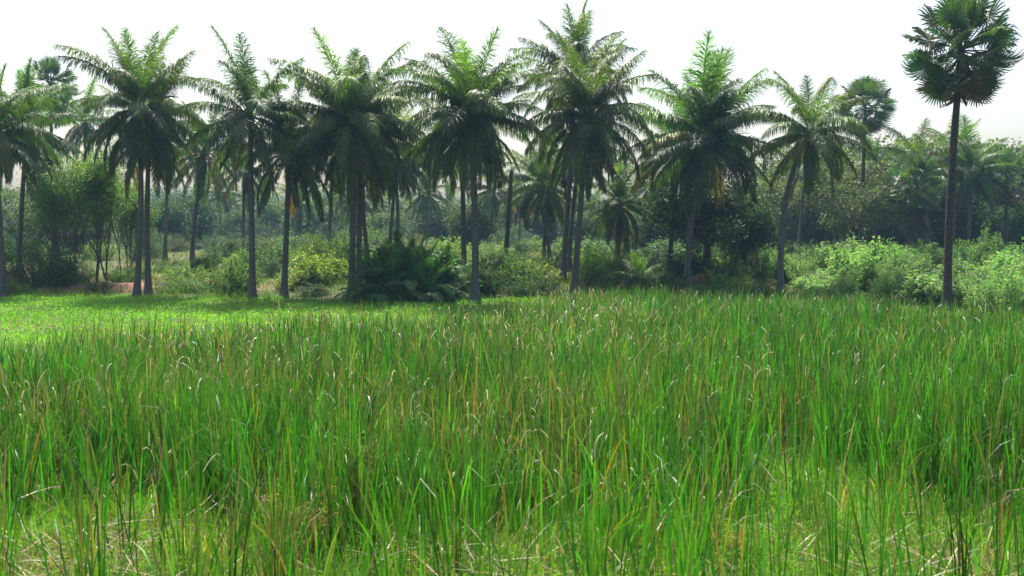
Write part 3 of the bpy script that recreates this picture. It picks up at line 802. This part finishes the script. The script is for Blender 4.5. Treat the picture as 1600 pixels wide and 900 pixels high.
def blades(rng, x, y, z, L, wd, az, tilt, bend, col, kink=None, tipcol=None, face=None, K=6):
    n = len(x)
    t = np.linspace(0, 1, K)
    th = tilt[:, None] + bend[:, None] * t[None] ** 2
    if kink is not None:
        kt, ka = kink
        th = th + np.where(t[None] > kt[:, None], ka[:, None], 0)
    thm = (th[:, 1:] + th[:, :-1]) / 2
    if kink is not None: thm = th[:, 1:]
    seg = L[:, None] / (K - 1)
    hx = np.concatenate([np.zeros((n, 1)), np.cumsum(np.sin(thm) * seg, 1)], 1)
    hz = np.concatenate([np.zeros((n, 1)), np.cumsum(np.cos(thm) * seg, 1)], 1)
    P = np.stack([x[:, None] + hx * np.cos(az)[:, None], y[:, None] + hx * np.sin(az)[:, None], z[:, None] + hz], -1)
    f = az + R(90) + rng.normal(0, .8, n) if face is None else face
    W = np.stack([np.cos(f), np.sin(f), np.zeros(n)], -1)
    prof = np.interp(t, [0, .25, .7, .9, 1], [.75, 1, .85, .5, .06])
    tw = rng.normal(0, .35, n)
    off = W[:, None] * (wd[:, None] * prof[None] * .5)[..., None]
    off[..., 2] += (np.sin(tw)[:, None] * wd[:, None] * prof[None] * .15)
    V = np.stack([P - off, P + off], 2).reshape(-1, 3)
    i = np.arange(n)[:, None] * 2 * K; j = np.arange(K - 1)[None] * 2
    Q = np.stack([i + j, i + j + 1, i + j + 3, i + j + 2], -1).reshape(-1, 4)
    C = np.repeat(col[:, None], K, 1)
    if tipcol is not None:
        m = tipcol[1][:, None] * np.interp(t, [.45, .9], [0, 1])[None]
        C = C * (1 - m[..., None]) + tipcol[0][:, None] * m[..., None]
    return V, Q, np.repeat(C, 2, 1).reshape(-1, 3)

# far limit of the reed bed, by ray angle x/y
RA = np.array([-.6, -.514, -.46, -.42, -.37, -.30, -.22, -.13, -.06, .0, .06, .13, .25, .35, .45, .6])
RY = np.array([25, 26, 28, 33, 33, 33, 36, 38, 40, 43, 52, 56, 53, 48, 44, 42])
def reed_density(x, y):
    far = np.interp(x / y, RA, RY) + 2.5 * wob(x, y, 1.6, 3) + 1.5 * wob(x, y, .7, 1)
    d = sst((far - y) / 4.0 + .5)
    near = 12.8 + 1.4 * wob(x, y, 1.9, 5)
    d *= .20 + .80 * sst((y - near) / 4.0)
    clump = .68 + .60 * wob(x, y, .45, 2) + .35 * wob(x, y, 2.2, 4)
    # open pocket of low weeds in the right middle ground
    pocket = np.exp(-(((x - 4.6) / 2.6) ** 2 + ((y - 18.5) / 2.6) ** 2)) + .9 * np.exp(-(((x - 5.2) / 1.4) ** 2 + ((y - 15.5) / 2.0) ** 2))
    return np.clip(d * np.clip(clump, .16, 1.1) * (1 - .72 * pocket), 0, 1)
def brownness(x, y):
    return np.clip(.42 + .75 * wob(x, y, 1.9, 7) + .3 * wob(x, y, .6, 4), 0, 1) * np.interp(x / y, [-.6, -.25, .1, .25, .6], [.7, 1.1, 1.0, .4, .35])

def build_reeds():
    rng = np.random.default_rng(12)
    bag = Bag(); dry = Bag()
    for (n, y0, y1, wmul) in ((62000, 10, 24, 1.0), (126000, 24, 58, 1.55)):
        cx, cyy = scatter(rng, n // 6, y0, y1, reed_density)
        nb = rng.integers(3, 10, len(cx)); m = int(nb.sum())
        ox, oy = rng.normal(0, .07, m), rng.normal(0, .07, m)
        clump_h = np.repeat(rng.normal(1, .12, len(cx)), nb); clump_c = np.repeat(rng.normal(0, 1, len(cx)), nb)
        x = np.repeat(cx, nb) + ox; y = np.repeat(cyy, nb) + oy; z = hgt(x, y) - .02
        L = np.clip(rng.normal(1.5, .22, m), .6, 2.1) * (1 + .16 * wob(x, y, 1.1, 6) + .10 * wob(x, y, 3.1, 2)) * np.interp(y, [14, 24, 45], [1.1, 1.0, .82]) * clump_h
        wd = rng.uniform(.013, .030, m) * wmul
        az = np.arctan2(oy, ox) + rng.normal(0, .5, m)
        tilt = np.abs(rng.normal(.04, .12, m)); bend = np.abs(rng.normal(.16, .24, m))
        br = brownness(x, y); u = rng.random(m)
        g = np.stack([rng.uniform(.029, .064, m), rng.uniform(.112, .205, m), rng.uniform(.009, .020, m)], -1)
        hue = wob(x, y, 2.2, 9)[:, None]
        g *= (1 + .18 * hue * np.array([1.2, .8, .6])) * (np.clip(.80 + .36 * clump_c, .25, 1.9) * (1 + .24 * wob(x, y, 1.7, 3) + .12 * wob(x, y, 5, 6)))[:, None]
        yl = u < .07 * br + .03
        g[yl] = np.stack([rng.uniform(.10, .2, yl.sum()), rng.uniform(.13, .19, yl.sum()), rng.uniform(.02, .04, yl.sum())], -1)
        bn = (u > .985 - .17 * br)
        g[bn] = np.array([.17, .105, .06]) * rng.uniform(.6, 1.3, (bn.sum(), 1))
        og = rng.random(m) < .003
        g[og] = (.36, .15, .025)
        tp = np.tile([.30, .22, .13], (m, 1)) * rng.uniform(.5, 1.1, (m, 1))
        tm = (rng.random(m) < .12 + .22 * br) * rng.uniform(.3, 1, m)
        kt = rng.uniform(.5, .88, m); ka = np.where(rng.random(m) < .08, rng.uniform(.5, 1.9, m), 0)
        arch = rng.random(m) < .08
        bend = np.where(arch, rng.uniform(.7, 2.0, m), bend)
        V, Q, C = blades(rng, x, y, z, L, wd, az, tilt, bend, g, (kt, ka), (tp, tm))
        bag.add(V, Q, C)
    link('reeds', bag.mesh('reeds', M_REED), label='dense bed of tall green reeds filling the marsh', cat='reeds', kind='stuff')
    # dry, broken and leaning blades
    for (n, y0, y1, wmul) in ((3200, 11.5, 24, 1.0), (9000, 24, 52, 1.2)):
        x, y = scatter(rng, n, y0, y1, lambda x, y: reed_density(x, y) * (.3 + .7 * brownness(x, y)) + .12 * (y < 17))
        m = len(x); z = hgt(x, y)
        L = rng.uniform(.7, 1.75, m); wd = rng.uniform(.010, .024, m) * wmul
        az = rng.uniform(0, 6.283, m); tilt = np.abs(rng.normal(.2, .28, m)); bend = rng.uniform(0, 1.4, m) * (rng.random(m) < .6)
        c = np.array([.42, .34, .22]) * rng.uniform(.35, 1.15, (m, 1)); rd = rng.random(m) < .3
        c[rd] = np.array([.24, .12, .07]) * rng.uniform(.6, 1.3, (rd.sum(), 1))
        kt = rng.uniform(.4, .85, m); ka = np.where(rng.random(m) < .45, rng.uniform(.6, 2.2, m), 0)
        V, Q, C = blades(rng, x, y, z, L, wd, az, tilt, bend, c, (kt, ka)); dry.add(V, Q, C)
    # bleached tips folded over at the top of the canopy
    for (n, y0, y1, wmul) in ((4200, 11.5, 24, 1.0), (11000, 24, 50, 1.5)):
        x, y = scatter(rng, n, y0, y1, lambda x, y: reed_density(x, y) * (.08 + .92 * brownness(x, y) ** 1.5)); m = len(x)
        zt = hgt(x, y) + rng.uniform(.75, 1.5, m)
        V, Q, C = blades(rng, x, y, zt, rng.uniform(.18, .5, m), rng.uniform(.012, .026, m) * wmul, rng.uniform(0, 6.283, m), rng.uniform(0, .7, m), rng.uniform(.4, 2.2, m),
                         np.array([.58, .50, .36]) * rng.uniform(.45, 1.1, (m, 1)), K=5)
        dry.add(V, Q, C)
    # straw lying low along the near edge
    x, y = scatter(rng, 6500, 11.5, 17.5, lambda x, y: np.clip(wob(x, y, .9, 3) + .1, 0, 1)); m = len(x)
    V, Q, C = blades(rng, x, y, hgt(x, y) + rng.uniform(.05, .4, m), rng.uniform(.25, 1.0, m), rng.uniform(.008, .02, m), rng.uniform(0, 6.28, m),
                     rng.uniform(.9, 1.7, m), rng.normal(0, .3, m), np.array([.45, .36, .22]) * rng.uniform(.35, 1.1, (m, 1)))
    dry.add(V, Q, C)
    link('dry_reeds', dry.mesh('dry_reeds', M_DRY), label='dry tan and brown blades scattered through the reed bed', cat='reeds', kind='stuff')
build_reeds()

def build_weeds():
    rng = np.random.default_rng(21)
    bag = Bag()
    for (n, y0, y1, ls, hh) in ((90000, 10, 21, .10, .45), (120000, 21, 42, .10, .34), (110000, 42, 76, .15, .3)):
        x, y = scatter(rng, n, y0, y1, lambda x, y: sst((shore(x) + 1.0 - y) / 2.5))
        m = len(x)
        top = hh * (.55 + .35 * wob(x, y, 1.3, 8) + .25 * wob(x, y, 4, 1))
        z = hgt(x, y) + np.clip(top, .06, 1) * rng.random(m) ** .6
        A = rng.normal(size=(m, 3)); A[:, 2] = np.abs(A[:, 2]) * .8
        P = np.stack([x, y, z], -1)
        V, Q = leaves(rng, P, ls * rng.uniform(.6, 1.4, m), .2 if y0 < 15 else .34, A, up=.5, droop=.1)
        c = np.stack([rng.uniform(.11, .18, m), rng.uniform(.28, .39, m), rng.uniform(.015, .032, m)], -1)
        c *= (1 + .16 * wob(x, y, 2.6, 5) + .10 * wob(x, y, .8, 2))[:, None]
        c *= np.interp(y, [10, 16, 22], [.72, .8, 1.0])[:, None] if y0 < 15 else 1.0
        bn = rng.random(m) < .04 + .2 * (y < 21) * np.clip(.4 + .8 * wob(x, y, .9, 3), 0, 1); c[bn] = np.array([.24, .18, .09]) * rng.uniform(.6, 1.3, (bn.sum(), 1))
        bag.add(V, Q, np.repeat(c, 4, 0))
    # fine near grass
    x, y = scatter(rng, 62000, 10, 20, lambda x, y: np.clip(.6 + .5 * wob(x, y, .7, 1), .15, 1) * (1 - .6 * sst((y - 15) / 5))); m = len(x)
    c = np.stack([rng.uniform(.07, .14, m), rng.uniform(.17, .30, m), rng.uniform(.015, .035, m)], -1)
    dr = rng.random(m) < np.clip(.10 + .3 * wob(x, y, .8, 6), 0, .5); c[dr] = np.array([.34, .26, .14]) * rng.uniform(.5, 1.2, (dr.sum(), 1))
    V, Q, C = blades(rng, x, y, hgt(x, y), rng.uniform(.25, .75, m), rng.uniform(.006, .013, m), rng.uniform(0, 6.28, m), np.abs(rng.normal(0, .3, m)), rng.uniform(0, 1.5, m), c, K=4)
    bag.add(V, Q, C)
    # short grass blades among them
    x, y = scatter(rng, 52000, 10, 66, lambda x, y: sst((shore(x) + .5 - y) / 2.5) * np.interp(y, [10, 30, 66], [1, .6, .5])); m = len(x)
    c = np.stack([rng.uniform(.07, .13, m), rng.uniform(.2, .31, m), rng.uniform(.015, .035, m)], -1)
    V, Q, C = blades(rng, x, y, hgt(x, y), rng.uniform(.18, .5, m), np.interp(y, [10, 60], [.010, .035]) * rng.uniform(.6, 1.2, m), rng.uniform(0, 6.28, m), np.abs(rng.normal(0, .25, m)), rng.uniform(0, .9, m), c, K=4)
    bag.add(V, Q, C)
    link('marsh_weeds', bag.mesh('marsh_weeds', M_WEED), label='low bright green weeds carpeting the open marsh', cat='weeds', kind='stuff')
build_weeds()

def build_undergrowth():
    rng = np.random.default_rng(33)
    bag = Bag()
    for (n, s0, s1, ln, wd) in ((42000, -2.5, 14, .55, .035), (26000, 12, 70, .6, .07)):
        x = rng.uniform(-62, 62, n); s = rng.uniform(s0, s1, n); y = shore(x) + s
        k = np.abs(x) < y * .6 + 3; x, y, s = x[k], y[k], s[k]
        d = .55 + .6 * wob(x, y, 2.0, 4); k = rng.random(len(x)) < d; x, y, s = x[k], y[k], s[k]; m = len(x)
        L = ln * rng.uniform(.5, 1.4, m) * (1 + .4 * wob(x, y, 1.7, 1))
        c = np.stack([rng.uniform(.05, .10, m), rng.uniform(.10, .17, m), rng.uniform(.02, .04, m)], -1)
        dr = rng.random(m) < np.clip(.12 + .35 * wob(x, y, 3.3, 6), 0, .6) * (s > 3)
        c[dr] = np.array([.24, .18, .09]) * rng.uniform(.6, 1.2, (dr.sum(), 1))
        V, Q, C = blades(rng, x, y, hgt(x, y) - .02, L, wd * rng.uniform(.6, 1.3, m), rng.uniform(0, 6.28, m), np.abs(rng.normal(0, .25, m)), rng.uniform(0, 1.1, m), c, K=4)
        bag.add(V, Q, C)
    link('undergrowth', bag.mesh('undergrowth', M_WEED), label='tufts of grass and dry weeds on the grove floor', cat='undergrowth', kind='stuff')
build_undergrowth()

# the two dry weed plants in the near reeds
def dry_weed(px, D, H, W, label, seed):
    rng = np.random.default_rng(seed); x = PX(px, D); z = float(hgt(x, D))
    r = link('dry_weed', None, label=label, cat='weed', group='dry weeds in the near reeds', loc=(x, D, z))
    wood = Bag(); lf = Bag()
    for i in range(36):
        a = rng.uniform(0, 6.28); t = np.linspace(0, 1, 6); o = W * .5 * rng.random()
        hh = H * rng.uniform(.5, 1.0)
        P = np.stack([o * np.cos(a) * t ** 1.5, o * np.sin(a) * t ** 1.5, hh * t], -1); P[1:] += rng.normal(0, .03, (5, 3))
        V, Q = tube(P, np.linspace(.005, .002, 6), 4); wood.add(V, Q)
        k = 26; tt = rng.uniform(.2, 1, k); p = np.stack([np.interp(tt, t, P[:, q]) for q in range(3)], -1)
        A = rng.normal(size=(k, 3)); A[:, 2] *= .4
        V, Q = leaves(rng, p, rng.uniform(.06, .16, k), .12, A, .4, .2)
        c = np.array([.34, .24, .11]) * rng.uniform(.5, 1.2, (k, 1)); g = rng.random(k) < .4
        c[g] = np.array([.16, .21, .04]) * rng.uniform(.7, 1.3, (g.sum(), 1)); q = rng.random(k) < .18; c[q] = (.22, .10, .05)
        lf.add(V, Q, np.repeat(c, 4, 0))
    link('stem', wood.mesh('stem', M_DRY), r, color=(.3, .22, .12)); link('foliage', lf.mesh('foliage', M_WEED), r)
dry_weed(475, 13.4, 1.0, 1.5, 'reddish brown dry weed low at the bottom of the picture', 1)
dry_weed(1165, 13.6, .5, 1.5, 'low tangle of dry straw and yellow weed below the open pocket of reeds', 3)
dry_weed(1590, 17.5, 1.3, 1.0, 'brown leaning dry weed at the picture edge among the reeds', 4)
dry_weed(556, 14.6, 1.55, .8, 'tall wispy dry weed with pale tips standing among the near reeds', 2)

# ================================================================== HAZE
def haze():
    m = bpy.data.materials.new('haze'); m.use_nodes = True; nt = m.node_tree; nt.nodes.clear()
    o = nt.nodes.new('ShaderNodeOutputMaterial'); v = nt.nodes.new('ShaderNodeVolumePrincipled')
    v.inputs['Color'].default_value = (.42, .72, 1.0, 1)
    v.inputs['Density'].default_value = .00029
    v.inputs['Anisotropy'].default_value = .2
    nt.links.new(v.outputs[0], o.inputs['Volume'])
    V = np.array([[a, b, c] for c in (-1.6, 25.0) for b in (-320, 1520) for a in (-1420, 1420)], float)
    Q = [[0, 2, 3, 1], [4, 5, 7, 6], [0, 1, 5, 4], [2, 6, 7, 3], [0, 4, 6, 2], [1, 3, 7, 5]]
    link('haze', quad_mesh('haze', V, Q, m), kind='stuff', label='pale blue morning haze hanging in the air', cat='haze')
haze()
